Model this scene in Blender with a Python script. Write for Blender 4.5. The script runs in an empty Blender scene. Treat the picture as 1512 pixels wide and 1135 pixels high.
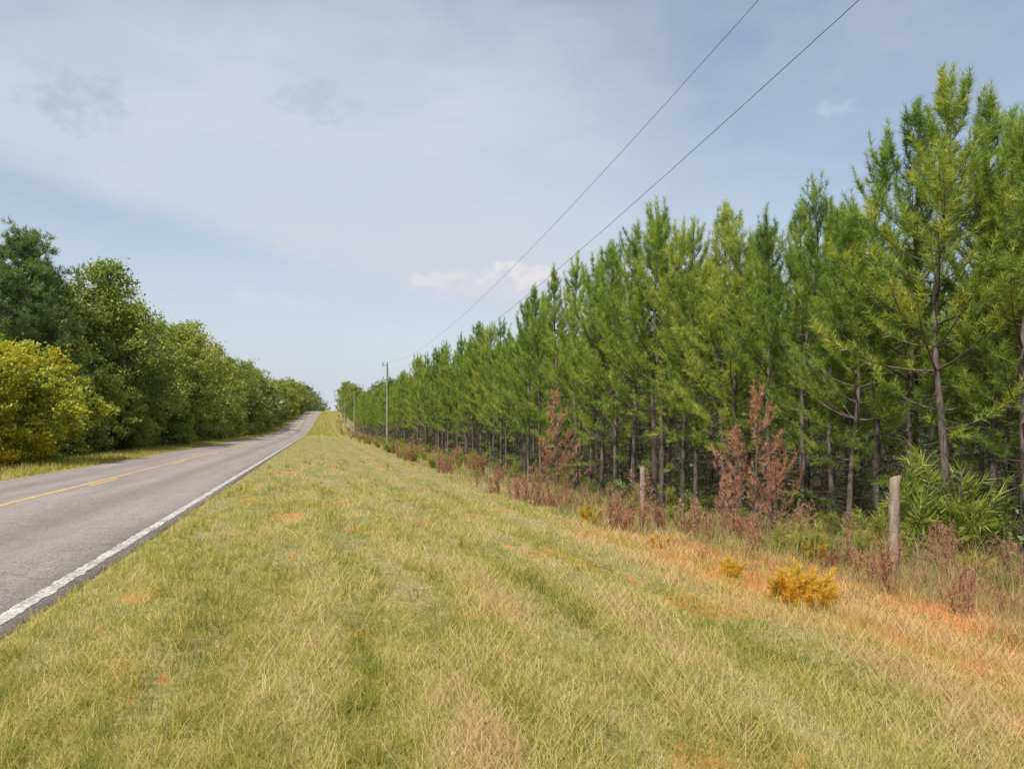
import bpy, math, numpy as np
from mathutils import Vector
scene=bpy.context.scene
COL=scene.collection
TH=math.radians(13.67)
# ---------------------------------------------------------------- terrain
def prof(a):
    a=np.asarray(a,float)
    t=np.clip(a-120,0,140); z=0.046*t*t/280.0
    z=z+0.046*np.clip(a-260,0,105)
    u=np.clip(a-365,0,100); z=z+0.046*u-0.0008*u*u/2*1.0
    z=z-0.034*np.clip(a-465,0,2500)*0.6
    return z
def bend(a):
    a=np.asarray(a,float)
    t=np.clip(a-110,0,600)
    return 4.2*(t/278.0)**2
LX=[-900,-30,-14,-11.5,-9.5,-8.95,-8.9,-2.50,-2.42,-2.25,0,2,4,5.5,7.6,9,12,30,900]
LZ=[-1,-.3,-.3,-.18,-.05,-.08,-.10,-.10,-.06,-.01,0,-.05,-.15,-.3,-.42,-.55,-.5,-.4,0]
def terr(l,a):
    l=np.asarray(l,float);a=np.asarray(a,float)
    q=l-bend(a)
    z=np.interp(q,LX,LZ)
    dip=np.exp(-((q-8)/3.0)**2)*np.clip((a-11)/8,0,1)*np.clip((90-a)/40,0,1)*0.33
    onv=np.clip((q+2.2)/1.0,0,1)
    bumps=0.018*np.sin(q*3.1+0.4*np.sin(a*.23))+0.014*np.sin(a*1.3+q*1.7)+0.01*np.sin(a*2.9-q*2.3)
    ruts=-0.045*np.exp(-((q-0.2-.15*np.sin(a*.17))/.15)**2)-0.045*np.exp(-((q-2.1-.15*np.sin(a*.17))/.16)**2)-0.04*np.exp(-((q-3.3-.15*np.sin(a*.17))/.16)**2)
    return prof(a)+z-dip+onv*(bumps+ruts)
def S(x,d):   # survey offsets (right, ahead of the standpoint) -> road frame
    return (x*math.cos(TH)+d*math.sin(TH), d*math.cos(TH)-x*math.sin(TH))
# ---------------------------------------------------------------- mesh builder
class MB:
    def __init__(s): s.v=[];s.f=[];s.n=0
    def add(s,v,f):
        v=np.asarray(v,np.float32).reshape(-1,3); f=np.asarray(f,np.int64)
        if len(f)==0: return
        s.f.append(f+s.n); s.v.append(v); s.n+=len(v)
    def build(s,name,mats,smooth=False):
        me=bpy.data.meshes.new(name)
        v=np.concatenate(s.v); 
        loops=np.concatenate([f.ravel() for f in s.f]).astype(np.int32)
        tot=np.concatenate([np.full(len(f),f.shape[1]) for f in s.f])
        st=np.concatenate([[0],np.cumsum(tot)[:-1]]).astype(np.int32)
        me.vertices.add(len(v)); me.vertices.foreach_set("co",v.ravel())
        me.loops.add(len(loops)); me.loops.foreach_set("vertex_index",loops)
        me.polygons.add(len(tot)); me.polygons.foreach_set("loop_start",st)
        me.update(calc_edges=True)
        if smooth: me.polygons.foreach_set("use_smooth",np.ones(len(tot),bool))
        for m in (mats if isinstance(mats,list) else [mats]): me.materials.append(m)
        return me
def tube(mb,pts,rad,k=6,cap=True):
    pts=np.asarray(pts,float);n=len(pts)
    d=np.gradient(pts,axis=0); d/=np.linalg.norm(d,axis=1)[:,None]+1e-9
    ref=np.array([0,0,1.0]) if abs(d[0][2])<.8 else np.array([1.0,0,0])
    a=np.cross(d,ref); a/=np.linalg.norm(a,axis=1)[:,None]+1e-9
    b=np.cross(d,a)
    an=np.arange(k)*2*math.pi/k
    v=pts[:,None,:]+np.asarray(rad)[:,None,None]*(np.cos(an)[None,:,None]*a[:,None,:]+np.sin(an)[None,:,None]*b[:,None,:])
    i=np.arange(n-1)[:,None]*k; j=np.arange(k)[None,:]
    f=np.stack([i+j,i+(j+1)%k,i+k+(j+1)%k,i+k+j],-1).reshape(-1,4)
    mb.add(v.reshape(-1,3),f)
    if cap:
        mb.add(v[-1],np.arange(k)[None,:])
def norm(v): return v/(np.linalg.norm(v,axis=-1,keepdims=True)+1e-9)
def needles(mb,P,D,L,n,nl,w,rng,amin=25,amax=62,droop=.08):
    P=np.asarray(P);D=norm(np.asarray(D));L=np.asarray(L)
    idx=np.repeat(np.arange(len(P)),n); m=len(idx)
    t=rng.uniform(.05,1,m)
    b=P[idx]+D[idx]*(L[idx]*t)[:,None]
    r=norm(rng.normal(size=(m,3))); pr=norm(r-(r*D[idx]).sum(1)[:,None]*D[idx])
    al=np.radians(rng.uniform(amin,amax,m))*(1.15-.5*t)
    d=D[idx]*np.cos(al)[:,None]+pr*np.sin(al)[:,None]; d[:,2]-=droop; d=norm(d)
    ll=nl*rng.uniform(.7,1.15,m)
    sd=norm(np.cross(d,rng.normal(size=(m,3))))*(w/2)
    v=np.stack([b-sd,b+sd,b+d*ll[:,None]],1)
    mb.add(v.reshape(-1,3),np.arange(m*3).reshape(-1,3))
def leaves(mb,C,size,rng,up=.5):
    m=len(C)
    nrm=rng.normal(size=(m,3)); nrm[:,2]=np.abs(nrm[:,2])+up; nrm=norm(nrm)
    a=norm(np.cross(nrm,rng.normal(size=(m,3)))); b=np.cross(nrm,a)
    s=(size*rng.uniform(.6,1.3,m))[:,None]
    v=np.stack([C-a*s*.6,C-b*s*.33,C+a*s*.6,C+b*s*.33],1)
    mb.add(v.reshape(-1,3),np.arange(m*4).reshape(-1,4))
# ---------------------------------------------------------------- materials
def newmat(name):
    m=bpy.data.materials.new(name); m.use_nodes=True; nt=m.node_tree; nt.nodes.clear()
    o=nt.nodes.new('ShaderNodeOutputMaterial'); return m,nt,o
def ramp(nt,fac,cols):
    r=nt.nodes.new('ShaderNodeValToRGB'); e=r.color_ramp.elements
    while len(e)<len(cols): e.new(.5)
    for i,(p,c) in enumerate(cols): e[i].position=p; e[i].color=(*c,1)
    nt.links.new(fac,r.inputs[0]); return r.outputs[0]
def mth(nt,op,a,b=None,c=None,clamp=False):
    n=nt.nodes.new('ShaderNodeMath'); n.operation=op; n.use_clamp=clamp
    for i,x in enumerate((a,b,c)):
        if x is None: continue
        if isinstance(x,(int,float)): n.inputs[i].default_value=x
        else: nt.links.new(x,n.inputs[i])
    return n.outputs[0]
def mixc(nt,f,a,b,mode='MIX'):
    n=nt.nodes.new('ShaderNodeMix'); n.data_type='RGBA'; n.blend_type=mode
    for s,x in ((0,f),(6,a),(7,b)):
        if isinstance(x,(int,float)): n.inputs[s].default_value=x
        elif isinstance(x,tuple): n.inputs[s].default_value=(*x,1)
        else: nt.links.new(x,n.inputs[s])
    return n.outputs[2]
def smooth(nt,x,lo,hi):
    n=nt.nodes.new('ShaderNodeMapRange'); n.interpolation_type='SMOOTHSTEP'
    nt.links.new(x,n.inputs[0]); n.inputs[1].default_value=lo; n.inputs[2].default_value=hi
    return n.outputs[0]
def noise(nt,vec,scale,detail=4,rough=.55,sc=None,dist=0):
    if sc is not None:
        mp=nt.nodes.new('ShaderNodeMapping'); mp.inputs['Scale'].default_value=sc
        nt.links.new(vec,mp.inputs[0]); vec=mp.outputs[0]
    n=nt.nodes.new('ShaderNodeTexNoise'); n.inputs['Scale'].default_value=scale
    n.inputs['Detail'].default_value=detail; n.inputs['Roughness'].default_value=rough; n.inputs['Distortion'].default_value=dist
    nt.links.new(vec,n.inputs['Vector']); return n.outputs['Fac']
def foliage(name,cols,trans=.3,ns=.6,wi=.45,wn=.35,wo=.3,tint=(1.25,1.2,.6)):
    m,nt,o=newmat(name); N=nt.nodes
    g=N.new('ShaderNodeNewGeometry'); oi=N.new('ShaderNodeObjectInfo'); tc=N.new('ShaderNodeTexCoord')
    nz=noise(nt,tc.outputs['Object'],ns,3)
    nz=smooth(nt,nz,.3,.7)
    f=mth(nt,'ADD',mth(nt,'MULTIPLY',g.outputs['Random Per Island'],wi),mth(nt,'ADD',mth(nt,'MULTIPLY',nz,wn),mth(nt,'MULTIPLY',oi.outputs['Random'],wo)))
    c=ramp(nt,f,cols)
    d=N.new('ShaderNodeBsdfDiffuse'); nt.links.new(c,d.inputs[0])
    t=N.new('ShaderNodeBsdfTranslucent'); nt.links.new(mixc(nt,1.0,c,tint,'MULTIPLY'),t.inputs[0])
    mx=N.new('ShaderNodeMixShader'); mx.inputs[0].default_value=trans
    nt.links.new(d.outputs[0],mx.inputs[1]); nt.links.new(t.outputs[0],mx.inputs[2])
    gl=N.new('ShaderNodeBsdfGlossy'); gl.inputs['Roughness'].default_value=.45; gl.inputs[0].default_value=(.8,.85,.8,1)
    m2=N.new('ShaderNodeMixShader'); m2.inputs[0].default_value=.035
    nt.links.new(mx.outputs[0],m2.inputs[1]); nt.links.new(gl.outputs[0],m2.inputs[2])
    nt.links.new(m2.outputs[0],o.inputs[0]); return m
def bark(name,c1,c2,scale=8):
    m,nt,o=newmat(name);N=nt.nodes
    tc=N.new('ShaderNodeTexCoord'); nz=noise(nt,tc.outputs['Object'],scale,6,.65,(1,1,.25))
    c=ramp(nt,nz,[(.35,c1),(.65,c2)])
    p=N.new('ShaderNodeBsdfPrincipled'); nt.links.new(c,p.inputs['Base Color']); p.inputs['Roughness'].default_value=.95; p.inputs['Specular IOR Level'].default_value=.15
    b=N.new('ShaderNodeBump'); b.inputs['Strength'].default_value=.7; b.inputs['Distance'].default_value=.02
    nt.links.new(nz,b.inputs['Height']); nt.links.new(b.outputs[0],p.inputs['Normal'])
    nt.links.new(p.outputs[0],o.inputs[0]); return m
M_pine=foliage('pine_needles',[(.05,(.055,.115,.03)),(.32,(.13,.225,.04)),(.62,(.30,.41,.06)),(1,(.62,.60,.11))],.38,1.5,wi=.40,wn=.42,wo=.28,tint=(1.3,1.2,.6))
M_pinemat=foliage('mature_pine_needles',[(.05,(.08,.135,.05)),(.5,(.16,.235,.07)),(1,(.28,.35,.10))],.38,.5)
M_pinefar=foliage('pine_needles_distant',[(.05,(.04,.085,.03)),(.5,(.10,.175,.045)),(1,(.26,.32,.085))],.28,.12)  # aerial haze is mixed into these greyer, bluer greens
M_leaf=foliage('broadleaf',[(.05,(.10,.14,.03)),(.4,(.22,.28,.05)),(.75,(.37,.41,.08)),(1,(.54,.48,.13))],.42,.22)
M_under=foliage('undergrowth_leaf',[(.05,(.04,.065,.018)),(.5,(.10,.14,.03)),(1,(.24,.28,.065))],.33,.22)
M_leafy=foliage('yellowing_leaf',[(.05,(.14,.20,.02)),(.4,(.34,.40,.04)),(.72,(.60,.52,.05)),(1,(.74,.38,.05))],.42,.5,wo=.2)
M_leaffar=foliage('broadleaf_distant',[(.05,(.09,.125,.05)),(.5,(.17,.215,.07)),(1,(.31,.33,.11))],.36,.08)  # less saturated than the near leaves: distance haze painted into the colour
M_dead=foliage('dead_needles',[(.05,(.26,.13,.08)),(.4,(.50,.25,.145)),(.75,(.64,.35,.20)),(1,(.72,.50,.32))],.38,1.5,tint=(1.1,.95,.85))
M_yel=foliage('dying_needles',[(.05,(.30,.24,.03)),(.45,(.66,.46,.05)),(.8,(.82,.52,.06)),(1,(.74,.32,.07))],.35,2)
M_weed=foliage('weed_leaf',[(.05,(.14,.20,.03)),(.5,(.29,.36,.055)),(1,(.50,.47,.13))],.38,1)
M_bark=bark('pine_bark',(.06,.048,.042),(.20,.165,.142))
M_bark2=bark('broadleaf_bark',(.10,.09,.08),(.30,.27,.24))
M_post=bark('weathered_wood',(.16,.125,.09),(.40,.33,.25),14)
M_pole=bark('pole_wood',(.20,.19,.14),(.33,.32,.24),5)
# ground colour network shared by ground and grass
def groundnet(nt):
    N=nt.nodes; tc=N.new('ShaderNodeTexCoord'); V=tc.outputs['Object']
    sx=N.new('ShaderNodeSeparateXYZ'); nt.links.new(V,sx.inputs[0]); X,Y=sx.outputs[0],sx.outputs[1]
    n1=smooth(nt,noise(nt,V,1.3,6,.62,(1,.17,1)),.38,.62)
    n2=smooth(nt,noise(nt,V,4.5,5,.7,(1,.6,1)),.38,.62)
    wob=mth(nt,'MULTIPLY',mth(nt,'SINE',mth(nt,'MULTIPLY',Y,.17)),.15)
    xx=mth(nt,'ADD',mth(nt,'SUBTRACT',X,wob),mth(nt,'MULTIPLY',mth(nt,'SUBTRACT',noise(nt,V,1.4,3,.5),.5),.3))
    def strip(c,w):
        d=mth(nt,'DIVIDE',mth(nt,'SUBTRACT',xx,c),w)
        return mth(nt,'EXPONENT',mth(nt,'MULTIPLY',mth(nt,'MULTIPLY',d,d),-1))
    st=mth(nt,'MAXIMUM',mth(nt,'MAXIMUM',strip(.2,.14),strip(2.1,.15)),mth(nt,'MAXIMUM',strip(3.3,.17),mth(nt,'MULTIPLY',strip(-1.1,.13),.6)))
    dr=mth(nt,'MAXIMUM',mth(nt,'MAXIMUM',strip(.62,.16),strip(2.55,.17)),mth(nt,'MAXIMUM',strip(3.8,.2),mth(nt,'MULTIPLY',strip(1.5,.17),.8)))
    ns=smooth(nt,noise(nt,V,1.1,5,.65,(1,.2,1)),.32,.62)
    return V,X,Y,n1,n2,mth(nt,'MULTIPLY',st,ns),mth(nt,'MULTIPLY',dr,ns)
def ground_mat():
    m,nt,o=newmat('verge_soil');N=nt.nodes
    V,X,Y,n1,n2,st,dr=groundnet(nt)
    n3=noise(nt,V,14,6,.7); n4=noise(nt,V,60,3,.6)
    fine=mth(nt,'ADD',mth(nt,'MULTIPLY',n3,.6),mth(nt,'MULTIPLY',n4,.4))
    straw=ramp(nt,fine,[(.35,(.15,.105,.045)),(.5,(.34,.26,.12)),(.65,(.50,.39,.20))])
    green=ramp(nt,fine,[(.35,(.09,.10,.03)),(.5,(.22,.22,.065)),(.65,(.38,.34,.12))])
    c=mixc(nt,n1,straw,green)
    clay=ramp(nt,fine,[(.35,(.30,.10,.035)),(.5,(.62,.22,.06)),(.65,(.74,.32,.115))])
    ncl=noise(nt,V,1.0,6,.65,(1,.45,1))
    right=smooth(nt,mth(nt,'ADD',X,mth(nt,'MULTIPLY',ncl,2.2)),4.9,5.8)
    near=smooth(nt,mth(nt,'ADD',Y,mth(nt,'MULTIPLY',ncl,6)),21,12)
    patch=smooth(nt,ncl,.57,.62)
    cf=mth(nt,'MAXIMUM',mth(nt,'MULTIPLY',mth(nt,'MULTIPLY',right,near),smooth(nt,ncl,.33,.42)),mth(nt,'MULTIPLY',patch,.8))
    c=mixc(nt,cf,c,clay)
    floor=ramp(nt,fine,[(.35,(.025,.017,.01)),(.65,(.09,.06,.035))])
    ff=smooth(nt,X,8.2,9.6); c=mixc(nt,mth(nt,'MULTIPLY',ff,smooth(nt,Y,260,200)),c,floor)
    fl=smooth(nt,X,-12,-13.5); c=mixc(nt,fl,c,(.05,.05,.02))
    far=smooth(nt,Y,70,160); fc=ramp(nt,noise(nt,V,.8,5,.7,(1,.2,1)),[(.35,(.20,.20,.06)),(.65,(.38,.35,.12))])
    c=mixc(nt,mth(nt,'MULTIPLY',far,mth(nt,'SUBTRACT',1.0,ff)),c,fc)
    p=N.new('ShaderNodeBsdfPrincipled'); nt.links.new(c,p.inputs['Base Color']); p.inputs['Roughness'].default_value=.95
    b=N.new('ShaderNodeBump'); b.inputs['Strength'].default_value=.9; b.inputs['Distance'].default_value=.03
    nt.links.new(fine,b.inputs['Height']); nt.links.new(b.outputs[0],p.inputs['Normal'])
    nt.links.new(p.outputs[0],o.inputs[0]); return m
def grass_mat(name,rough=False,bias=0.0):
    m,nt,o=newmat(name);N=nt.nodes
    V,X,Y,n1,n2,st,dr=groundnet(nt)
    g=N.new('ShaderNodeNewGeometry'); r=g.outputs['Random Per Island']
    if rough:
        f=mth(nt,'ADD',mth(nt,'MULTIPLY',r,.66),mth(nt,'MULTIPLY',n1,.34))
        c=ramp(nt,f,[(0,(.10,.15,.03)),(.28,(.22,.27,.065)),(.5,(.40,.36,.16)),(.72,(.56,.44,.26)),(.88,(.50,.27,.15)),(1,(.38,.16,.09))])
    else:
        f=mth(nt,'ADD',mth(nt,'MULTIPLY',r,.44),mth(nt,'ADD',mth(nt,'MULTIPLY',n1,.27),mth(nt,'MULTIPLY',n2,.26)))
        f=mth(nt,'SUBTRACT',f,mth(nt,'MULTIPLY',st,.19))
        f=mth(nt,'ADD',f,mth(nt,'MULTIPLY',dr,.22))
        f=mth(nt,'ADD',f,mth(nt,'MULTIPLY',smooth(nt,X,1.5,5.5),.13))
        f=mth(nt,'ADD',f,-.03+bias)
        c=ramp(nt,f,[(0,(.14,.18,.04)),(.22,(.26,.295,.06)),(.42,(.43,.41,.09)),(.62,(.58,.50,.17)),(.84,(.68,.52,.27)),(1,(.62,.41,.23))])
    d=N.new('ShaderNodeBsdfDiffuse'); nt.links.new(c,d.inputs[0])
    t=N.new('ShaderNodeBsdfTranslucent'); nt.links.new(mixc(nt,1.0,c,(1.1,1.1,.7),'MULTIPLY'),t.inputs[0])
    mx=N.new('ShaderNodeMixShader'); mx.inputs[0].default_value=.33
    nt.links.new(d.outputs[0],mx.inputs[1]); nt.links.new(t.outputs[0],mx.inputs[2])
    nt.links.new(mx.outputs[0],o.inputs[0]); return m
def asphalt_mat():
    m,nt,o=newmat('asphalt');N=nt.nodes
    tc=N.new('ShaderNodeTexCoord');V=tc.outputs['Object']
    a=noise(nt,V,38,5,.9); b=noise(nt,V,.9,6,.65,(1,.10,1)); v=N.new('ShaderNodeTexVoronoi'); v.inputs['Scale'].default_value=45; nt.links.new(V,v.inputs['Vector'])
    b2=noise(nt,V,3.5,6,.75)
    f=mth(nt,'ADD',mth(nt,'MULTIPLY',mth(nt,'SUBTRACT',a,.5),1.9),mth(nt,'ADD',mth(nt,'MULTIPLY',v.outputs['Distance'],.30),mth(nt,'ADD',mth(nt,'MULTIPLY',b,.5),mth(nt,'MULTIPLY',b2,.30))))
    c=ramp(nt,f,[(.22,(.10,.086,.075)),(.5,(.265,.23,.205)),(.85,(.48,.425,.385))])
    cr=N.new('ShaderNodeTexVoronoi'); cr.feature='DISTANCE_TO_EDGE'; cr.inputs['Scale'].default_value=.35
    mp=N.new('ShaderNodeMapping'); mp.inputs['Scale'].default_value=(1,.5,1)
    nd=N.new('ShaderNodeTexNoise'); nd.inputs['Scale'].default_value=1.2; nt.links.new(V,nd.inputs['Vector'])
    va=N.new('ShaderNodeVectorMath'); va.operation='ADD'; nt.links.new(V,va.inputs[0]); nt.links.new(nd.outputs['Color'],va.inputs[1])
    nt.links.new(va.outputs[0],mp.inputs[0]); nt.links.new(mp.outputs[0],cr.inputs['Vector'])
    ck=smooth(nt,cr.outputs['Distance'],.004,.0)
    c=mixc(nt,mth(nt,'MULTIPLY',ck,.4),c,(.07,.06,.055))
    sx=N.new('ShaderNodeSeparateXYZ'); nt.links.new(V,sx.inputs[0])
    def tr(cx,w_):
        d=mth(nt,'DIVIDE',mth(nt,'SUBTRACT',sx.outputs[0],cx),w_); return mth(nt,'EXPONENT',mth(nt,'MULTIPLY',mth(nt,'MULTIPLY',d,d),-1))
    ol=mth(nt,'MAXIMUM',tr(-4.25,.35),tr(-7.5,.35))
    c=mixc(nt,mth(nt,'MULTIPLY',ol,mth(nt,'MULTIPLY',b,.55)),c,(.13,.112,.10))
    p=N.new('ShaderNodeBsdfPrincipled'); nt.links.new(c,p.inputs['Base Color']); p.inputs['Roughness'].default_value=.95
    p.inputs['Specular IOR Level'].default_value=.12
    bp=N.new('ShaderNodeBump'); bp.inputs['Strength'].default_value=.8; bp.inputs['Distance'].default_value=.01
    nt.links.new(a,bp.inputs['Height']); nt.links.new(bp.outputs[0],p.inputs['Normal'])
    nt.links.new(p.outputs[0],o.inputs[0]); return m
def paint_mat(name,col,wear):
    m,nt,o=newmat(name);N=nt.nodes
    tc=N.new('ShaderNodeTexCoord');V=tc.outputs['Object']
    n=mth(nt,'ADD',mth(nt,'MULTIPLY',noise(nt,V,18,6,.8),.7),mth(nt,'MULTIPLY',noise(nt,V,1.6,4,.65),.3)); f=smooth(nt,n,wear,wear+.10)
    g=ramp(nt,noise(nt,V,5,5,.7),[(.3,tuple(x*.7 for x in col)),(.7,col)])
    c=mixc(nt,f,(.25,.215,.19),g)
    p=N.new('ShaderNodeBsdfPrincipled'); nt.links.new(c,p.inputs['Base Color']); p.inputs['Roughness'].default_value=.8
    nt.links.new(p.outputs[0],o.inputs[0]); return m
def simple(name,c,r=.5,me=0):
    m,nt,o=newmat(name); p=nt.nodes.new('ShaderNodeBsdfPrincipled'); tc=nt.nodes.new('ShaderNodeTexCoord')
    nz=noise(nt,tc.outputs['Object'],20); nt.links.new(mixc(nt,nz,tuple(x*.7 for x in c),c),p.inputs['Base Color'])
    p.inputs['Roughness'].default_value=r; p.inputs['Metallic'].default_value=me
    nt.links.new(p.outputs[0],o.inputs[0]); return m
M_wire=simple('wire_metal',(.10,.10,.11),.5,.3); M_rust=simple('rusty_wire',(.12,.08,.06),.7,.4); M_metal=simple('galvanised',(.35,.36,.37),.4,.7); M_porc=simple('porcelain',(.25,.25,.27),.3)
def obj(name,me,parent=None,**kw):
    o=bpy.data.objects.new(name,me); COL.objects.link(o)
    if parent is not None: o.parent=parent
    for k,v in kw.items(): o[k]=v
    return o
# ---------------------------------------------------------------- ground
def axis(segs):
    out=[]
    for a,b,n in segs: out+=list(np.linspace(a,b,n,endpoint=False))
    out.append(segs[-1][1]); return np.array(out)
gl=axis([(-900,-100,12),(-100,-16,20),(-16,-9,14),(-9,-2.5,4),(-2.5,-2.2,5),(-2.2,9,90),(9,20,22),(20,120,20),(120,900,10)])
ga=axis([(-60,-4,10),(-4,24,180),(24,60,80),(60,160,60),(160,520,70),(520,3000,25)])
A,L=np.meshgrid(ga,gl,indexing='ij')
Lw=L+bend(A)
Z=terr(Lw,A)
nA,nL=A.shape
mb=MB(); i=np.arange(nA-1)[:,None]*nL; j=np.arange(nL-1)[None,:]
mb.add(np.stack([Lw,A,Z],-1).reshape(-1,3),np.stack([i+j,i+j+1,i+nL+j+1,i+nL+j],-1).reshape(-1,4))
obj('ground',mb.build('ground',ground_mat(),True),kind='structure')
# ---------------------------------------------------------------- road
rng=np.random.default_rng(3)
def roadz(q): return .05-.05*((q+5.9)/3.3)**2
ra=axis([(-60,0,20),(0,20,200),(20,60,160),(60,200,70),(200,520,110)])
def strip(qs,extra,jit=None,amin=None,amax=None,dz=None):
    aa=ra if amin is None else np.linspace(amin,amax,max(3,int((amax-amin)/1.5)+2))
    Q=np.repeat(np.array(qs,float)[None,:],len(aa),0)
    if jit is not None:
        jt=rng.normal(size=len(aa))*.5+np.sin(aa*1.7)*.4+np.sin(aa*.6)*.6
        for k,am in jit.items(): Q[:,k]+=am*(jt if am>.015 else rng.normal(size=len(aa)))
    AA=np.repeat(aa[:,None],Q.shape[1],1)
    ZZ=prof(AA)+roadz(Q)+extra
    if dz is not None: ZZ=ZZ+np.array(dz)[None,:]
    n,k=Q.shape; i=np.arange(n-1)[:,None]*k; j=np.arange(k-1)[None,:]
    m=MB(); m.add(np.stack([Q+bend(AA),AA,ZZ],-1).reshape(-1,3),np.stack([i+j,i+j+1,i+k+j+1,i+k+j],-1).reshape(-1,4)); return m
q=[-9.05]+list(np.linspace(-9,-2.38,12))+[-2.35]
obj('road',strip(q,0,{12:.022,13:.022},dz=[-.12]+[0]*12+[-.12]).build('road',asphalt_mat(),True),kind='structure')
M_white=paint_mat('white_paint',(.70,.66,.59),.44); M_white2=paint_mat('worn_white_paint',(.5,.46,.42),.56); M_yellow=paint_mat('yellow_paint',(.76,.48,.12),.41)
obj('road_edge_line',strip([-2.63,-2.49],.005,{0:.009,1:.009}).build('l',M_white),kind='structure')
obj('road_edge_line',strip([-8.78,-8.67],.005).build('l',M_white2),kind='structure')
obj('road_centre_line',strip([-6.14,-6.01],.005,{0:.004,1:.004}).build('l',M_yellow),kind='structure')
m=MB()
for s in np.arange(-13.6,400,12.2):
    t=strip([-5.90,-5.77],.005,amin=s,amax=s+3.0); m.add(t.v[0],t.f[0])
obj('road_dashed_line',m.build('l',M_yellow),kind='structure')
# ---------------------------------------------------------------- grass
rng=np.random.default_rng(11)
def sn(x,y,s): # smooth pseudo-noise 0..1
    return .5+.25*(np.sin(x*s*1.3+2.1*np.sin(y*s*.41+1))+np.sin(y*s*.9+1.7*np.sin(x*s*1.1)+x*s*.5))
def claymask(q,a):
    e=.8*sn(q*3,a*2.2,2.7)+.45
    return e*(1.1*np.exp(-((q-5.6-.3*np.sin(a*2))/1.0)**2-((a-5.2)/3.0)**2)+1.0*np.exp(-((q-4.9)/.55)**2-((a-9.6)/3.0)**2))+.6*np.exp(-((q-3.7)/.35)**2)*(sn(q,a,1.3)>.5)*np.clip((34-a)/10,0,1)
def blades(mb,px,py,hgt,wid,lean,seg2=True,dz=0):
    n=len(px); z=terr(px,py)-.01+dz
    ang=rng.uniform(0,2*math.pi,n); ld=np.stack([np.cos(ang),np.sin(ang),np.zeros(n)],-1)
    sa=rng.uniform(0,2*math.pi,n); sd=np.stack([np.cos(sa),np.sin(sa),np.zeros(n)],-1)*(wid/2)[:,None]
    b=np.stack([px,py,z],-1); up=np.array([0,0,1.0])
    mid=b+up*(hgt*.6*np.cos(lean*.5))[:,None]+ld*(hgt*.6*np.sin(lean*.5))[:,None]
    tip=mid+up*(hgt*.5*np.cos(lean*1.3))[:,None]+ld*(hgt*.5*np.sin(lean*1.3))[:,None]
    if seg2:
        v=np.stack([b-sd,b+sd,mid-sd*.8,mid+sd*.8,tip],1).reshape(-1,3)
        k=np.arange(n)[:,None]*5
        mb.add(v,k+np.array([[0,1,3,2]])); 
        f=k+np.array([[2,3,4]]); mb.f.append(f+(mb.n-len(v)))
    else:
        v=np.stack([b-sd,b+sd,tip],1).reshape(-1,3); mb.add(v,np.arange(n*3).reshape(-1,3))
def wedge(n,d0,d1,p=1.0):
    u=rng.uniform(0,1,n); d=d0*(d1/d0)**u
    t=rng.uniform(-.80,.80,n); x=t*d
    return x*math.cos(TH)+d*math.sin(TH), d*math.cos(TH)-x*math.sin(TH), d
gx,gy,gd=wedge(2000000,2.6,150)
q=gx-bend(gy)
edge=-2.37+.10*np.sin(gy*1.9)+.07*np.sin(gy*4.7+1)+rng.normal(size=len(q))*.06
mow=((q>edge)&(q<5.2+.4*np.sin(gy*.7)))|((q<-9.15)&(q>-12.6))
dens=.22+.78*np.clip(sn(q*2.2,gy*.6,2.3)*1.3-.1,0,1)*np.clip(.4+sn(q*5,gy*2,2.9),0,1)
keep=mow&(rng.uniform(size=len(q))<dens*(1-.96*np.clip(claymask(q,gy),0,1)))
px,py,pd=gx[keep],gy[keep],gd[keep]; n=len(px)
wb=.15*np.sin(py*.17)
trk=np.exp(-((px-.62-wb)/.15)**2)+np.exp(-((px-2.55-wb)/.16)**2)+np.exp(-((px-3.8-wb)/.2)**2)
hvar=(.35+.55*sn(px,py*.6,1.7)+.6*sn(px*3,py*2,2.1)**2)*(1-.5*np.clip(trk,0,1))
pile=(rng.uniform(size=n)<.46)
h=rng.gamma(2.5,.017,n)*hvar+.010; h=np.minimum(h,.18)*(1+.006*pd)
lean=np.where(pile,rng.uniform(1.2,1.75,n),rng.uniform(.15,1.3,n))
h=np.where(pile,h*1.9,h)
w=.0026*(pd/4)**.80*rng.uniform(.7,1.3,n)+.0007
near=pd<22
mb=MB(); blades(mb,px[near],py[near],h[near],w[near],lean[near]); blades(mb,px[~near],py[~near],h[~near],w[~near]*1.2,lean[~near],False)
n=50000; py=rng.uniform(140,420,n); q=np.where(rng.uniform(size=n)<.7,rng.uniform(-2.2,6,n),rng.uniform(-12.5,-9.2,n)); px=q+bend(py)
blades(mb,px,py,rng.uniform(.1,.3,n),np.full(n,.09),rng.uniform(.2,1.2,n),False)
obj('grass',mb.build('grass',grass_mat('mown_grass')),kind='stuff')
# taller tufts on the verge, and heaps of dry clippings
mb=MB(); cl=MB()
tn=3200; tx,ty,td=wedge(tn,3,40); tq=tx-bend(ty)
ok=(tq>-2.3)&(tq<6.5)
for x,y,d in zip(tx[ok],ty[ok],td[ok]):
    k=int(rng.integers(8,36)); r=rng.uniform(.02,.10)
    if sn(x*1.6,y*.5,2.3)>.38:
        blades(mb,x+rng.normal(size=k)*r,y+rng.normal(size=k)*r,rng.uniform(.06,.26,k)*rng.uniform(.5,1.1),np.full(k,.0030*(d/4)**.7),rng.uniform(.1,1.2,k))
    elif x>-1.2:
        k=int(rng.integers(30,90)); r=rng.uniform(.06,.18)
        blades(cl,x+rng.normal(size=k)*r,y+rng.normal(size=k)*r*2.0,rng.uniform(.10,.30,k),np.full(k,.0028*(d/4)**.7),rng.uniform(1.15,1.7,k),dz=rng.uniform(.01,.06,k))
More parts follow.
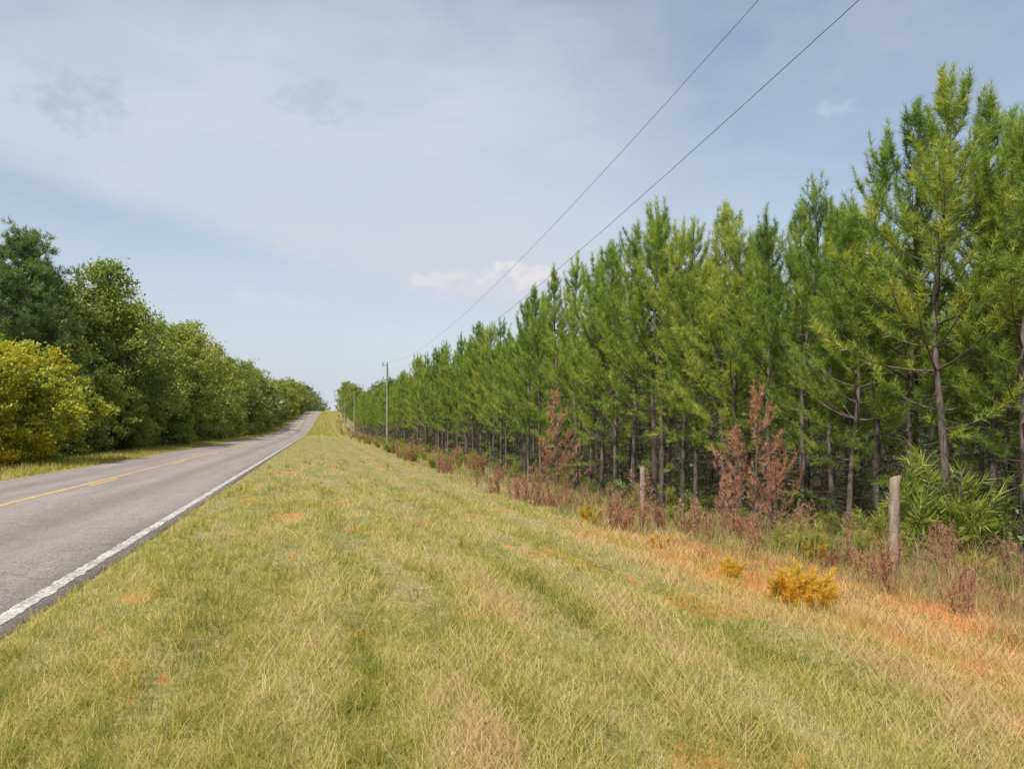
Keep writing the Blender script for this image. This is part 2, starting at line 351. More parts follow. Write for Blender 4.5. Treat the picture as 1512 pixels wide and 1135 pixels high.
obj('grass_tufts',mb.build('tufts',grass_mat('tuft_grass',bias=-.08)),kind='stuff')
obj('dry_clippings',cl.build('clippings',grass_mat('dry_clippings',bias=.24)),kind='stuff')
# rough strip
gx,gy,gd=wedge(800000,4.5,260); q=gx-bend(gy)
inner=4.5+.5*np.sin(gy*.6)+.3*np.sin(gy*1.7)
pr=np.clip((q-inner)/1.3,0,1)*np.where(q<8.8,1,np.clip(1-(q-8.8)/6,0.12,1))
keep=(q>4.2)&(q<16)&(rng.uniform(size=len(q))<pr*(1-.93*np.clip(claymask(q,gy),0,1)))
px,py,pd,qq=gx[keep],gy[keep],gd[keep],q[keep];n=len(px)
cl_=np.clip(.5+.5*np.sin(px*2.2+np.sin(py*1.3)*2)*np.sin(py*1.7+px),.15,1)*(.6+.8*sn(px*3,py*3,1.9))
h=rng.gamma(2.4,.095,n)*cl_*np.clip((qq-4.0)/2.6,.3,1.15)+.04
h=np.minimum(h,.9)
mb=MB(); blades(mb,px,py,h,.0040*(pd/6)**.75*rng.uniform(.5,1.4,n),rng.uniform(.05,1.1,n))
obj('tall_grass',mb.build('tall_grass',grass_mat('dry_tall_grass',True)),kind='stuff')
# left verge taller grass fringe
n=60000; py=rng.uniform(25,150,n); px=rng.uniform(-13.4,-9.3,n); mb=MB()
blades(mb,px,py,rng.uniform(.12,.45,n)*np.clip((-px-8.6)/2.5,.2,1),np.full(n,.03),rng.uniform(.1,1,n),False)
obj('verge_grass',mb.build('verge_grass',grass_mat('verge_grass')),kind='stuff')
# ---------------------------------------------------------------- plant generators
def pine(seed,H,R,base,nn,nl,w,step=.13,mats=(M_bark,M_pine),lod=False,sparse=1.0,r0=None,low=True,ex=.8):
    rng=np.random.default_rng(seed); T=MB(); C=MB()
    ph=rng.uniform(0,6); amp=H*.010
    def tp(z): return np.array([amp*math.sin(z*.9+ph)*z/H*2,amp*math.cos(z*.7+ph)*z/H*2,z])
    zs=np.linspace(-.15,H*.985,14); r0=r0 or H*.0082
    tube(T,[tp(z) for z in zs],[max(.006,r0*(1-z/H)**.8+.004) for z in np.clip(zs,0,H*.98)],5 if lod else 9)
    SP=[];SD=[];SL=[]
    if low:
        z=H*.05
        while z<H*base+.8:
            for _ in range(rng.integers(2,4)):
                az=rng.uniform(0,6.28); Lb=rng.uniform(.4,1.4); d=np.array([math.cos(az),math.sin(az),rng.uniform(-.25,.4)])
                p0=tp(z); pts=[p0+d*Lb*s+np.array([0,0,-.1*s*s]) +rng.normal(size=3)*.025 for s in (0,.35,.7,1)]
                if not lod:
                    tube(T,pts,[.008,.006,.004,.002],3,False)
                    for s in (.3,.5,.7,.85):
                        pp=pts[0]+(pts[-1]-pts[0])*s; e=pp+rng.normal(size=3)*.2
                        tube(T,[pp,(pp+e)/2+rng.normal(size=3)*.02,e],[.003,.002,.001],3,False)
                if rng.uniform()<.13:
                    for s in (.6,.8,1.0):
                        SP.append(pts[-1]*s+pts[0]*(1-s));SD.append(norm(d+rng.normal(size=3)*.4+np.array([0,0,.4])));SL.append(.22)
            z+=rng.uniform(.16,.32)
    z=H*base; hot=rng.uniform(0,6.28)
    while z<H*.95:
        f=(z/H-base)/(1-base)
        nb=rng.integers(4,7) if f<.75 else rng.integers(4,6)
        az0=rng.uniform(0,6.28); wh=rng.uniform(.75,1.2)
        for b in range(nb):
            if rng.uniform()>sparse: continue
            if f<.15 and rng.uniform()<.45: continue
            if rng.uniform()<.08: continue
            az=az0+b*6.28/nb+rng.normal()*.25
            Lb=(R*(1-f)**ex*min(1,.62+f*2.2)+.17)*rng.uniform(.6,1.25)*wh*(1+.18*math.cos(az-hot))
            el=math.radians(4+46*f+rng.normal()*9)
            pts=[tp(z)]; sN=6; e=el
            for s in range(sN):
                d=np.array([math.cos(az)*math.cos(e),math.sin(az)*math.cos(e),math.sin(e)]); pts.append(pts[-1]+d*Lb/sN); e+=math.radians(8); az+=rng.normal()*.06
            pts=np.array(pts)
            rb=.005+.009*Lb*(H/9)
            if not lod: tube(T,pts,np.linspace(rb,.003,sN+1),4,False)
            s=.40 if f<.5 else .22
            stp=step/Lb
            while s<=1.0:
                k=min(sN-1,int(s*sN)); fr=s*sN-k; p=pts[k]+(pts[k+1]-pts[k])*fr; d=norm(pts[k+1]-pts[k])
                side=norm(np.cross(d,[0,0,1]))*rng.choice([-1,1])
                dd=norm(d*.75+side*rng.uniform(.2,1.2)+np.array([0,0,rng.uniform(.2,1.1)]))
                SP.append(p);SD.append(dd);SL.append(rng.uniform(.14,.40)*(.8+.3*(1-s))*min(1.2,.5+Lb*.6))
                s+=stp*rng.uniform(.7,1.4)
            SP.append(pts[-1]);SD.append(norm(d*.8+rng.normal(size=3)*.2+np.array([0,0,.7])));SL.append(rng.uniform(.25,.5)*min(1,H/6))
        z+=rng.uniform(.30,.46)*max(.5,H/9)
    zt=H*.90
    for k in range(6):
        SP.append(tp(zt+k*.14*H/9));SD.append(np.array([rng.normal()*.04,rng.normal()*.04,1]));SL.append(H*.045)
    for k in range(5):
        a=rng.uniform(0,6.28);SP.append(tp(H*.90));SD.append(np.array([math.cos(a)*.55,math.sin(a)*.55,1]));SL.append(rng.uniform(.3,.6)*H/9)
    needles(C,np.array(SP),norm(np.array(SD)),np.array(SL),nn,nl,w,rng,25,78,.03)
    return T.build('trunk',mats[0],True),C.build('crown',mats[1]),T,C
def broadleaf(seed,H,Rw,leafn,ls,mats,bot=.12,nc=48,clr=.12,skew=.42,flat=.7):
    rng=np.random.default_rng(seed);T=MB();C=MB()
    th=np.cumsum(rng.normal(size=(9,2))*.012*H,0); zs=np.linspace(-.2,H*.82,9)
    tp=np.column_stack([th[:,0]-th[0,0],th[:,1]-th[0,1],zs])
    tube(T,tp,np.linspace(.013*H,.004*H,9),8)
    cs=[]; lob=rng.uniform(0,6.28,3)
    for k in range(nc):
        f=(k+rng.uniform())/nc; z=H*(bot+(0.97-bot)*f)
        a=k*2.4+rng.normal()*.5
        env=Rw*math.sqrt(max(0.03,1-((f-skew)/.60)**2))*rng.uniform(.35,1.15)*(1+.25*math.sin(a*2+lob[0]+f*5)+.22*math.sin(f*14+lob[1]))
        c=np.array([env*math.cos(a),env*math.sin(a),z])
        base=tp[min(8,int(max(0,(z/H-.12))/.82*8))]
        mid=(base*.5+c*.5)+np.array([0,0,-.03*H])+rng.normal(size=3)*.02*H
        tube(T,[base,mid,c],[.004*H,.003*H,.0012*H],4,False)
        r=H*clr*rng.uniform(.5,1.15)
        for s in range(6):
            e=c+norm(rng.normal(size=3))*r*rng.uniform(.6,1.4)
            tube(T,[c,(c+e)/2+rng.normal(size=3)*.05,e],[.0016*H,.0012*H,.0005*H],3,False)
            m=max(1,int(leafn/6)); g=rng.normal(size=(m,3))*r*.26; g[:,2]*=flat
            cs.append(c*.25+e*.75+g)
    P=np.concatenate(cs)
    leaves(C,P,ls,rng,.25)
    return T.build('trunk',mats[0],True),C.build('crown',mats[1]),T,C
def clump(seed,H,stems,nn,nl,w,mats,spread=.5,lv=0):
    rng=np.random.default_rng(seed);T=MB();C=MB();SP=[];SD=[];SL=[]
    for s in range(stems):
        a=rng.uniform(0,6.28); t=rng.uniform(0,spread); L=H*rng.uniform(.4,1.05)
        b=np.array([rng.normal()*.10*H,rng.normal()*.10*H,-.03]); d=np.array([math.cos(a)*t,math.sin(a)*t,1]); 
        pts=[b]
        for k in range(5): pts.append(pts[-1]+norm(d)*L/5); d=d+rng.normal(size=3)*.12; d[2]=abs(d[2])+.05
        tube(T,pts,np.linspace(.009,.003,6)*max(.5,H),4,False)
        for k in range(1,6):
            for _ in range(3):
                dd=norm(norm(pts[k]-pts[k-1])+rng.normal(size=3)*.45); SP.append(pts[k]-(pts[k]-pts[k-1])*rng.uniform());SD.append(dd);SL.append(H*rng.uniform(.08,.26))
                q=SP[-1]+dd*SL[-1]; tube(T,[SP[-1],(SP[-1]+q)/2,q],[.004*H,.003*H,.001],3,False)
    needles(C,np.array(SP),np.array(SD),np.array(SL),nn,nl,w,rng,20,65,.08)
    return T.build('stem',mats[0],True),C.build('foliage',mats[1]),T,C
def make(kind,pn,cn,mm,loc,scale,rot,label,cat,group,tilt=0,stretch=1.0,wide=1.0):
    e=bpy.data.objects.new(kind,None); COL.objects.link(e); e.empty_display_size=.3
    e.location=loc; e.scale=(scale*wide,scale*wide,scale*stretch); e.rotation_euler=(tilt*math.cos(rot),tilt*math.sin(rot),rot)
    e['label']=label; e['category']=cat; e['group']=group
    for nm,me in ((pn,mm[0]),(cn,mm[1])):
        c=bpy.data.objects.new(nm,me); COL.objects.link(c); c.parent=e
    return e
PV=[pine(20+k,9,[1.7,1.85,1.6,1.95,1.75,1.65,1.5][k],[.28,.22,.32,.26,.35,.20,.30][k],62,.17,.0095,step=.115,ex=[.68,.8,.66,.78,.62,.85,.72][k],sparse=.93) for k in range(7)]
PL=[pine(40+k,9,1.8,.16,9,.36,.05,step=.21,lod=True,low=False,mats=(M_bark,M_pinefar)) for k in range(4)]
rng=np.random.default_rng(5)
PLAB='young planted pine tree with upswept green needles beside a roadside fence'
def putpine(l,a,h,wide):
    x=l+float(bend(a)); z=float(terr(x,a)); make('pine_tree','trunk','crown',PV[int(rng.integers(0,7))],(x,a,z-.03),h/9,rng.uniform(0,6.28),PLAB,'tree','planted pine trees',rng.normal()*.025,1.0,wide)
# surveyed front-row trees: offset right, distance ahead, height
front=[(7.45,13.5,8.1),(7.4,14.9,8.0),(8.35,14.0,7.9),(8.25,12.9,7.2),(7.3,15.9,8.1),(6.35,14.9,6.2),(10.1,16,8.3),(9.3,14.5,7.8),
(6.92,17,7.0),(6.3,17.5,7.6),(6.04,18.7,7.3),(7.33,19,7.4),(5.7,19.8,7.4),(5.39,20.7,8.1),(4.95,21.5,7.9),(4.75,22.4,8.1),(4.27,24,9.2),(4.48,23.2,8.3),
(3.91,25,8.5),(3.55,26.3,8.4),(2.81,29,8.6),(2.47,30.3,8.9),(1.88,32,8.8),(1.24,33.5,8.3),(.58,36,8.1),(3.2,27.7,7.4)]
for x,d,h in front:
    l,a=S(x,d); putpine(l+rng.normal()*.1,a,h,rng.uniform(1.0,1.15))
rows=[(9.9,36,225,2.0),(12.5,9,130,1.9),(15.0,9,100,2.0),(17.8,12,60,2.1),(20.6,14,50,2.2)]
spots=[]
for ri,(l0,a0,a1,sp) in enumerate(rows):
    a=a0+rng.uniform(0,1)
    while a<a1:
        if rng.uniform()>.04: spots.append((l0+rng.normal()*.35,a+rng.normal()*.35,ri))
        a+=sp
spots=spots[:270]
for l,a,ri in spots:
    b=8.4 if a>30 else 7.6
    putpine(l,a,b*rng.choice([rng.uniform(.74,.9),rng.uniform(.92,1.07)],p=[.35,.65]),rng.uniform(1.0,1.22))
def merged(name,vars_,places,mat,ti):
    mbx=MB(); pre=[]
    for v in vars_:
        b=v[ti]; pre.append((np.concatenate(b.v),b.f))
    for (x,y,z,s,r,k) in places:
        V,F=pre[k%len(pre)]; c,sn_=math.cos(r),math.sin(r)
        W=np.empty_like(V); W[:,0]=(V[:,0]*c-V[:,1]*sn_)*s+x; W[:,1]=(V[:,0]*sn_+V[:,1]*c)*s+y; W[:,2]=V[:,2]*s+z
        off=mbx.n
        mbx.v.append(W); mbx.n+=len(W)
        for f in F: mbx.f.append(f+off)
    return mbx.build(name,mat)
pl=[]
for l0,a0,a1,sp in [(10,226,440,2.6),(12.7,131,430,2.8),(15.4,101,400,3.2),(18.5,62,330,3.4),(23.0,8,130,1.9),(25.5,8,120,2.0),(28.5,8,110,2.1),(32,8,100,2.4),(36.5,8,90,2.6),(42,8,80,2.8),(49,8,70,3.2)]:
    a=a0
    while a<a1:
        l=l0+rng.normal()*.4; x=l+float(bend(a)); s=rng.uniform(.74,.93)*(1.0 if a<230 else 1.1)
        pl.append((x,a,float(terr(x,a))-(1.2 if l0>34 else .8 if l0>22.5 and a<140 else 0),s,rng.uniform(0,6.28),int(rng.integers(0,4)))); a+=sp*rng.uniform(.8,1.2)
obj('pine_wood',merged('pine_wood',PL,pl,M_pinefar,3),kind='stuff')
obj('pine_wood_trunks',merged('pine_wood_trunks',PL,pl,M_bark,2),kind='stuff')
# ---------------------------------------------------------------- left woodland
BV=[broadleaf(60+k,14,[3.2,3.8,4.2,3.4,3.0][k],400,.24,(M_bark2,M_leaf),bot=.08,nc=48,clr=.12,skew=[.35,.42,.4,.3,.45][k]) for k in range(5)]
SV=[broadleaf(70+k,4,2.1,400,.15,(M_bark2,M_leaf),bot=.04,nc=34,clr=.17) for k in range(3)]
YV=[broadleaf(80,5,2.6,620,.14,(M_bark2,M_leafy),bot=.03,nc=44,clr=.15)]
def tuftpine(seed,H=14,Rw=3.6):
    rng=np.random.default_rng(seed);T=MB();C=MB();SP=[];SD=[];SL=[]
    zs=np.linspace(-.2,H*.95,10); tpx=np.column_stack([.15*np.sin(zs*.4),.15*np.cos(zs*.3),zs]); tube(T,tpx,np.linspace(.2,.04,10),8)
    z=H*.16
    while z<H*.96:
        f=z/H
        for b in range(5):
            az=rng.uniform(0,6.28); R=Rw*min(1,(1.06-f)*2.0)**.8*rng.uniform(.45,1.1); el=math.radians(rng.uniform(0,25)+25*f)
            d=np.array([math.cos(az)*math.cos(el),math.sin(az)*math.cos(el),math.sin(el)]); p0=np.array([0,0,z]); e=p0+d*R+np.array([0,0,.05*R*R])
            tube(T,[p0,(p0+e)/2-np.array([0,0,.1]),e],[.05,.035,.012],4,False)
            for c in range(int(4+R*2.4)):
                s=rng.uniform(.35,1.0); cc=p0+(e-p0)*s+rng.normal(size=3)*np.array([.35,.35,.16])
                for k in range(7):
                    SP.append(cc);SD.append(norm(rng.normal(size=3)*.7+np.array([0,0,.9])+d*.4));SL.append(rng.uniform(.25,.5))
        z+=rng.uniform(.35,.6)
    needles(C,np.array(SP),np.array(SD),np.array(SL),11,.26,.035,rng,25,75,.0)
    return T.build('trunk',M_bark2,True),C.build('crown',M_pinemat),T,C
TP=[tuftpine(90),tuftpine(91)]
def plant(kind,mm,l,a,h,hb,label,cat,group,pn='trunk',cn='crown',wide=1.0,dz=-.05):
    x=l+float(bend(a)); z=float(terr(x,a))
    return make(kind,pn,cn,mm,(x,a,z+dz),h/hb,rng.uniform(0,6.28),label,cat,group,0,1.0,wide)
PLB='tall mature pine with dense dark green clumped needles'
for k,(l,a,h,w_) in enumerate([(-17,53,13.6,1.0),(-19.5,47,13.0,1.05),(-23,58,14.4,1.0),(-18,59,12.6,.95),(-20,64,13,1.0)]):
    plant('pine_tree',TP[k%2],l,a,h,14,PLB,'tree','mature roadside pines',wide=w_)
LB='leafy deciduous roadside tree with open airy crown'
for l,a,h,k in [(-15.2,64,14.0,0),(-16.5,60,11.5,1),(-15.4,69.5,12.4,4),(-17,76,12.2,3),(-16.0,86,12.2,1),(-15.5,95,13.6,2),(-15.2,101,14.2,0),(-16,112,12.8,3),(-15.5,124,13.6,4),(-15,137,13,1),(-16,150,14,2)]:
    plant('deciduous_tree',BV[k],l,a,h,14,LB,'tree','roadside deciduous trees',wide=rng.uniform(.95,1.2))
for l0 in (-20,-25):
    a=34
    while a<150:
        plant('deciduous_tree',BV[int(rng.integers(0,5))],l0+rng.normal(),a,rng.uniform(9,12),14,LB,'tree','roadside deciduous trees',wide=1.2); a+=rng.uniform(6,9)
for k in range(26):
    a=158+k*9.5+rng.normal()*2; plant('deciduous_tree',BV[int(rng.integers(0,5))],-14.2+rng.normal()*.7,a,rng.uniform(9,15),14,LB,'tree','roadside deciduous trees',wide=rng.uniform(.9,1.2))
for l,a,h in [(9.5,340,13),(9,356,13.5),(9.5,372,14.5),(9.5,390,14),(11,300,12),(11,265,10.5),(10,320,12)]:
    plant('deciduous_tree',BV[int(rng.integers(0,5))],l,a,h,14,LB,'tree','roadside deciduous trees')
a=30
while a<165:
    plant('leafy_shrub',SV[int(rng.integers(0,3))],-14.2+rng.normal()*.6,a,rng.uniform(2.2,5.2),4,'dense green leafy shrub at the edge of the wood','shrub','wood-edge shrubs','stem','foliage',wide=rng.uniform(.8,1.2)); a+=rng.uniform(2.4,3.8)
plant('leafy_shrub',YV[0],-13.6,40.5,5.6,5,'large vine-covered shrub with yellowing orange-tinged leaves','shrub','wood-edge shrubs','stem','foliage')
plant('leafy_shrub',YV[0],-13.4,37,5.2,5,'large vine-covered shrub with yellowing orange-tinged leaves','shrub','wood-edge shrubs','stem','foliage')
BL=[broadleaf(95+k,14,5.0,26,.75,(M_bark2,M_leaffar),bot=.03,nc=40,clr=.13) for k in range(3)]
pl=[]
for l0,a0,a1,sp in [(-16,155,440,6),(-20,155,440,6),(-26,150,440,8),(-34,20,300,7),(-29,24,150,7)]:
    a=a0
    while a<a1:
        l=l0+rng.normal(); x=l+float(bend(a)); pl.append((x,a,float(terr(x,a)),rng.uniform(.55,1.0)*(1 if l0>-28 else .75),rng.uniform(0,6.28),int(rng.integers(0,3)))); a+=sp*rng.uniform(.7,1.3)
for a in np.arange(430,760,9):
    for l0 in (-14,-26,13,26,38):
        l=l0+rng.normal()*2; x=l+float(bend(min(a,560))); pl.append((x,a,float(prof(a))-.5,rng.uniform(.8,1.3),rng.uniform(0,6.28),int(rng.integers(0,3))))
for a in np.arange(190,430,9):
    x=26+rng.normal()*3+float(bend(a)); pl.append((x,a,float(terr(x,a)),rng.uniform(.8,1.1),rng.uniform(0,6.28),int(rng.integers(0,3))))
obj('broadleaf_wood',merged('broadleaf_wood',BL,pl,M_leaffar,3),kind='stuff')
# ---------------------------------------------------------------- dead saplings and shrubs
DP=[pine(110+k,3,[.78,.85,.9][k],.05,22,.11,.009,step=.13,mats=(M_bark,M_dead),sparse=.46,r0=.022,low=False,ex=.85) for k in range(3)]
DC=[clump(120+k,1.0,[5,7,4,8][k],12,.09,.010,(M_bark,M_dead),[.38,.5,.3,.5][k]) for k in range(4)]
YC=[clump(130,1.0,14,28,.14,.012,(M_bark,M_yel),.65)]
GC=[clump(135+k,1.0,9,20,.16,.014,(M_bark2,M_weed),.55) for k in range(2)]
LD='dead rust-brown pine sapling standing in rough roadside grass'
for k,(x,d,h) in enumerate([(1.65,28.5,3.5),(2.0,28.2,2.3),(1.3,28.2,2.1),(4.75,15.6,2.85),(4.4,15.8,2.2),(5.2,15.8,2.0),(5.0,15.2,1.5),(4.1,15.3,1.3)]):
    l,a=S(x,d); plant('dead_pine_sapling',DP[k%3],l,a,h,3,LD,'sapling','dead pine saplings',wide=1.1)
LS='small dead rust-brown shrub in dry roadside grass'
for x,d,h in [(1.95,15.2,1.1),(2.35,15.4,1.15),(2.15,14.8,.8),(2.95,16.2,.8),(4.0,15.0,.95),(4.5,14.9,.9),(5.3,14.8,.8),(.25,21,1.0),(.6,20,.9),(1.0,19.5,.8),(1.3,21,.8),(.0,23,.9),(.4,22,.8),
    (2.6,11,.4),(4.9,9.6,.6),(5.3,9.3,.55),(5.6,10.2,.6),(6.3,9.9,.8),(6.0,11.5,.7),(6.6,11.9,.8),(3.8,12.5,.6),(3.2,14.3,.75),(4.6,13.6,.6),(6.9,11,.7),(7.2,10.6,.8),(3.3,13.4,.55),(4.1,13.2,.5),(5.2,12.9,.55),(5.7,13.2,.7)]:
    l,a=S(x,d); plant('dead_shrub',DC[int(rng.integers(0,4))],l,a,h,1,LS,'shrub','dead roadside shrubs','stem','foliage')
for k in range(40):
    a=rng.uniform(6,22); l=rng.uniform(6.2,8.9); plant('dead_shrub',DC[int(rng.integers(0,4))],l,a,rng.uniform(.3,.8),1,LS,'shrub','dead roadside shrubs','stem','foliage',wide=rng.uniform(.7,1.1))
for k in range(165):
    a=19+300*rng.uniform()**1.6; l=rng.uniform(4.9,9.0)-.9*min(1,(a-19)/60); plant('dead_shrub',DC[int(rng.integers(0,4))],l,a,rng.choice([rng.uniform(.35,.75),rng.uniform(.6,1.6)]),1,LS,'shrub','dead roadside shrubs','stem','foliage',wide=rng.uniform(.8,1.2))
for x,d,h in [(2.95,8.15,.55),(3.08,8.1,.45),(2.85,8.3,.42),(2.62,9.6,.32),(4.5,11.6,.5),(2.3,12.5,.3),(6.4,11.0,.45),(1.6,16.5,.5)]:
    l,a=S(x,d); plant('yellowing_shrub',YC[0],l,a,h,1,'small yellow-orange dying shrub on bare clay','shrub','yellowing shrubs','stem','foliage')
LG='bright green feathery weed at the pine wood edge'
for x,d,h in [(6.9,13.0,1.8),(7.2,13.2,1.5),(6.5,13.4,1.2),(8.2,13.0,1.0),(6.0,13.6,.8)]:
    l,a=S(x,d); plant('green_weed',GC[int(rng.integers(0,2))],l,a,h,1,LG,'weed','green roadside weeds','stem','foliage')
for k in range(130):
    a=10+120*rng.uniform()**1.4; l=rng.uniform(7.0,10.8) if a<30 else rng.uniform(5.2,10.5); plant('green_weed',GC[int(rng.integers(0,2))],l,a,rng.uniform(.25,.65) if a<30 else rng.uniform(.35,1.0),1,LG,'weed','green roadside weeds','stem','foliage')
# undergrowth under the pines
mb=MB(); C=[]
for k in range(1200):
    a=6+120*rng.uniform()**1.2; l=9.6+rng.uniform()**1.1*30; r=rng.uniform(.15,.6)*(1+(l-9)/22); m=90
    g=rng.normal(size=(m,3))*r*.6; g[:,0]+=l; g[:,1]+=a; g[:,2]=np.abs(g[:,2])*1.5+float(terr(l,a))+.1; C.append(g)
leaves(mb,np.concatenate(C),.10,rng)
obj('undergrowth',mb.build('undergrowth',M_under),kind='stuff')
# ---------------------------------------------------------------- fence
fe=bpy.data.objects.new('wire_fence',None); COL.objects.link(fe); fe['label']='old wire fence with weathered round wooden posts in rough grass'; fe['category']='fence'
fp=[(7.64,.6),(7.64,9.36),(7.66,18.05)]
def postmesh(seed,h,r):
    rg=np.random.default_rng(seed); m=MB(); n=14; k=14
    zs=np.concatenate([np.linspace(-.3,h-.015,n),[h]]); an=np.arange(k)*2*math.pi/k
    v=[]
    for i,z in enumerate(zs):
        rr=r*(1-.06*z/h)*(.86 if i==len(zs)-1 else 1)*(1+.05*np.sin(an*3+rg.uniform(0,.3)+seed)+.03*rg.normal(size=k)*.5)
        v.append(np.stack([rr*np.cos(an)+.006*math.sin(z*4+seed),rr*np.sin(an),np.full(k,z)+(.02*np.cos(an+seed) if z>h-.05 else 0)],-1))
    V=np.concatenate(v); i=np.arange(len(zs)-1)[:,None]*k; j=np.arange(k)[None,:]
    m.add(V,np.stack([i+j,i+(j+1)%k,i+k+(j+1)%k,i+k+j],-1).reshape(-1,4))
    m.f.append((np.arange(k)+(len(zs)-1)*k)[None,:]); return m.build('fence_post',M_post,True)
tops=[]
for i,(l,a) in enumerate(fp):
    z=float(terr(l,a)); h=1.36+.03*math.sin(i*3)
    p=obj('fence_post',postmesh(i,h,.072),fe); p.location=(l,a,z); p.rotation_euler=(.015*math.sin(i*2),.02*math.cos(i*5+1),0); tops.append((l,a,z))
for hh in (.35,.62,.85,1.05):
    m=MB(); pts=[]
    for i in range(len(tops)-1):
        p0=np.array(tops[i]);p1=np.array(tops[i+1])
        for s in np.linspace(0,1,12,endpoint=(i==len(tops)-2)):
            p=p0+(p1-p0)*s; pts.append([p[0]-.077,p[1],p[2]+hh-.06*math.sin(math.pi*s)*(1 if hh<1 else .6)])
    tube(m,pts,[.0022]*len(pts),4); obj('fence_wire',m.build('fence_wire',M_rust),fe)
# ---------------------------------------------------------------- utility poles and wires
PA=[-2,78,153,228,300,372]
tp=[]; tp2=[]
for i,a in enumerate(PA):
    l=6.5; x=l+float(bend(a)); z=float(terr(x,a)); H=9.55 if i==0 else 8.2; lw=1.55 if i==0 else 2.1
    e=bpy.data.objects.new('utility_pole',None); COL.objects.link(e); e.location=(x,a,z); e['label']='slender weathered wooden utility pole carrying two wires'; e['category']='utility pole'; e['group']='utility poles along the road'
    m=MB(); tube(m,[(0,0,zz) for zz in np.linspace(-.5,H,9)],np.linspace(.12,.08,9),12); obj('pole',m.build('pole',M_pole,True),e)
    m=MB(); tube(m,[(0,0,H-.02),(0,0,H+.03),(0,0,H+.06),(0,0,H+.10),(0,0,H+.14),(0,0,H+.17)],[.02,.05,.035,.05,.03,.015],8)
    obj('insulator',m.build('insulator',M_porc,True),e)
    m=MB(); tube(m,[(-.10,0,H-lw),(-.17,0,H-lw),(-.20,0,H-lw)],[.03,.045,.03],8); obj('insulator',m.build('insulator',M_porc,True),e)
    m=MB(); tube(m,[(-.0,0,H-.25),(-.32,0,H-.18),(-.42,0,H-.05)],[.025,.022,.02],6); tube(m,[(-.42,0,H-.3),(-.42,0,H+.05)],[.05,.05],8); obj('bracket',m.build('bracket',M_metal,True),e)
    if i==1:
        m=MB(); tube(m,[(.10,0,zz) for zz in np.linspace(.1,H-.5,6)],[.012]*6,5); obj('ground_cable',m.build('ground_cable',M_wire),e)
    tp.append((x,a,z+H+.12)); tp2.append((x-.19,a,z+H-lw))
for nm,TPt,k,rr_,lab in (('power_line',tp,.00118,.0045,'thin black overhead power wire strung between wooden poles'),('neutral_line',tp2,.00095,.0050,'lower thin black overhead wire strung between wooden poles')):
    m=MB(); pts=[]
    for i in range(len(TPt)-1):
        p0=np.array(TPt[i]);p1=np.array(TPt[i+1]); Ls=p1[1]-p0[1]
        for s in np.linspace(0,1,30,endpoint=(i==len(TPt)-2)):
            p=p0+(p1-p0)*s; pts.append([p[0],p[1],p[2]-4*k*(Ls/2)**2*s*(1-s)])
    tube(m,pts,[rr_]*len(pts),5); o=obj(nm,m.build(nm,M_wire)); o['label']=lab; o['category']='power line'; o['group']='overhead wires'
# ---------------------------------------------------------------- light
se=math.radians(52); sv=Vector((-.66,-.75,0)).normalized()*math.cos(se); sv.z=math.sin(se)
sd=bpy.data.lights.new('sun','SUN'); sd.energy=4.6; sd.angle=math.radians(1.0); sd.color=(1,.95,.87)
so=bpy.data.objects.new('sun',sd); COL.objects.link(so); so.rotation_euler=sv.to_track_quat('Z','Y').to_euler()
w=bpy.data.worlds.new('World'); scene.world=w; w.use_nodes=True; nt=w.node_tree; N=nt.nodes; N.clear()
out=N.new('ShaderNodeOutputWorld'); bg=N.new('ShaderNodeBackground'); bg.inputs[1].default_value=.12
sky=N.new('ShaderNodeTexSky'); sky.sky_type='NISHITA'; sky.sun_disc=False; sky.sun_elevation=se; sky.sun_rotation=math.atan2(sv.x,sv.y); sky.dust_density=1.5; sky.ozone_density=1.5
tc=N.new('ShaderNodeTexCoord'); V=tc.outputs['Generated']; sx=N.new('ShaderNodeSeparateXYZ'); nt.links.new(V,sx.inputs[0])
X,Y,Zz=sx.outputs
az=mth(nt,'SUBTRACT',mth(nt,'MULTIPLY',mth(nt,'ARCTAN2',X,Y),57.3),13.67)
el=mth(nt,'MULTIPLY',mth(nt,'ARCSINE',Zz),57.3)
cv=N.new('ShaderNodeCombineXYZ'); nt.links.new(az,cv.inputs[0]); nt.links.new(el,cv.inputs[1])
nA_=noise(nt,cv.outputs[0],.055,5,.5,(1,1.8,1)); nB=noise(nt,cv.outputs[0],.12,7,.58,(1,2.6,1),.7); nC=noise(nt,cv.outputs[0],.62,7,.62,(1,1.3,1))
na=mth(nt,'SUBTRACT',nA_,.5); nb=mth(nt,'SUBTRACT',nB,.5)
edge=mth(nt,'ADD',mth(nt,'MULTIPLY',mth(nt,'ADD',az,32.7),.23),mth(nt,'SUBTRACT',el,15.2))
edge=mth(nt,'ADD',edge,mth(nt,'MULTIPLY',nb,1.6))
Am=smooth(nt,edge,-.8,2.2)
rx=mth(nt,'ADD',mth(nt,'ADD',az,mth(nt,'MULTIPLY',mth(nt,'SUBTRACT',el,16),.45)),mth(nt,'MULTIPLY',na,26))
Bm=smooth(nt,rx,22,-4)
topf=smooth(nt,mth(nt,'ADD',el,mth(nt,'MULTIPLY',az,-.1)),31,21)
main=mth(nt,'MULTIPLY',mth(nt,'MULTIPLY',Am,Bm),mth(nt,'ADD',mth(nt,'MULTIPLY',topf,.34),.32))
hz=mth(nt,'MULTIPLY',smooth(nt,el,18,0),.62)
gen=mth(nt,'MULTIPLY',smooth(nt,nA_,.35,.7),.14)
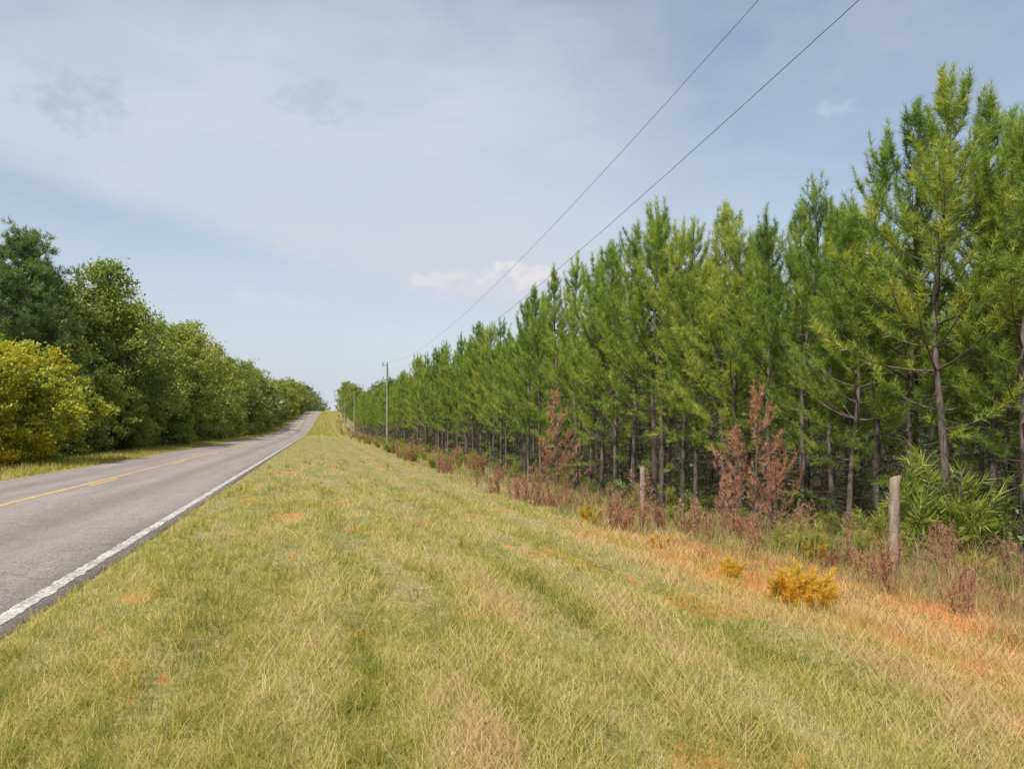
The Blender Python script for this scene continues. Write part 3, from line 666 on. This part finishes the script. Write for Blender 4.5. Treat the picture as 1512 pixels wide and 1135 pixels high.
cov=mth(nt,'ADD',mth(nt,'ADD',main,hz),mth(nt,'ADD',mth(nt,'ADD',gen,.22),mth(nt,'MULTIPLY',nb,.50)),clamp=True)
cloudc=(5.25,5.6,6.25)
base=mixc(nt,1.0,sky.outputs[0],(1.5,1.42,1.29),'MULTIPLY')
c=mixc(nt,cov,base,cloudc)
def blob(a0,e0,ra_,re,thr,col,amt,soft=.3):
    global c
    dx=mth(nt,'DIVIDE',mth(nt,'SUBTRACT',az,a0),ra_); dy=mth(nt,'DIVIDE',mth(nt,'SUBTRACT',el,e0),re)
    d=mth(nt,'ADD',mth(nt,'MULTIPLY',dx,dx),mth(nt,'MULTIPLY',dy,dy))
    f=mth(nt,'SUBTRACT',mth(nt,'MULTIPLY',nC,1.5),mth(nt,'MULTIPLY',d,.45))
    f=mth(nt,'MULTIPLY',smooth(nt,f,thr,thr+soft),amt); c=mixc(nt,f,c,col)
blob(-1.5,10.0,8,1.6,.40,(5.8,5.85,6.3),.6,.4)
blob(0.5,10.8,4.0,1.2,.46,(6.7,6.5,6.6),.8,.3)
blob(-5,10.4,2.6,.9,.46,(6.4,6.3,6.5),.6,.3)
blob(-17,8.7,5,1.1,.45,(6.0,6.0,6.4),.45,.5)
blob(-9,6.5,6,1.0,.45,(5.9,6.0,6.4),.35,.5)
blob(-28.6,20,4,2.4,.38,(3.4,4.0,5.1),.55,.5)
blob(-14.2,21.6,4,1.8,.40,(3.5,4.1,5.2),.45,.5)
blob(22,20.3,1.8,.8,.5,(5.4,5.8,6.5),.4,.5)
nt.links.new(c,bg.inputs[0]); nt.links.new(bg.outputs[0],out.inputs[0])
# ---------------------------------------------------------------- camera
cd=bpy.data.cameras.new('camera'); cd.sensor_width=36; cd.lens=28; cd.shift_y=.0413; cd.clip_end=6000; cd.clip_start=.05
co=bpy.data.objects.new('camera',cd); COL.objects.link(co); co.location=(0,0,1.6); co.rotation_euler=(math.pi/2,0,-TH); scene.camera=co
scene.view_settings.view_transform='Standard'; scene.view_settings.look='None'; scene.view_settings.exposure=0
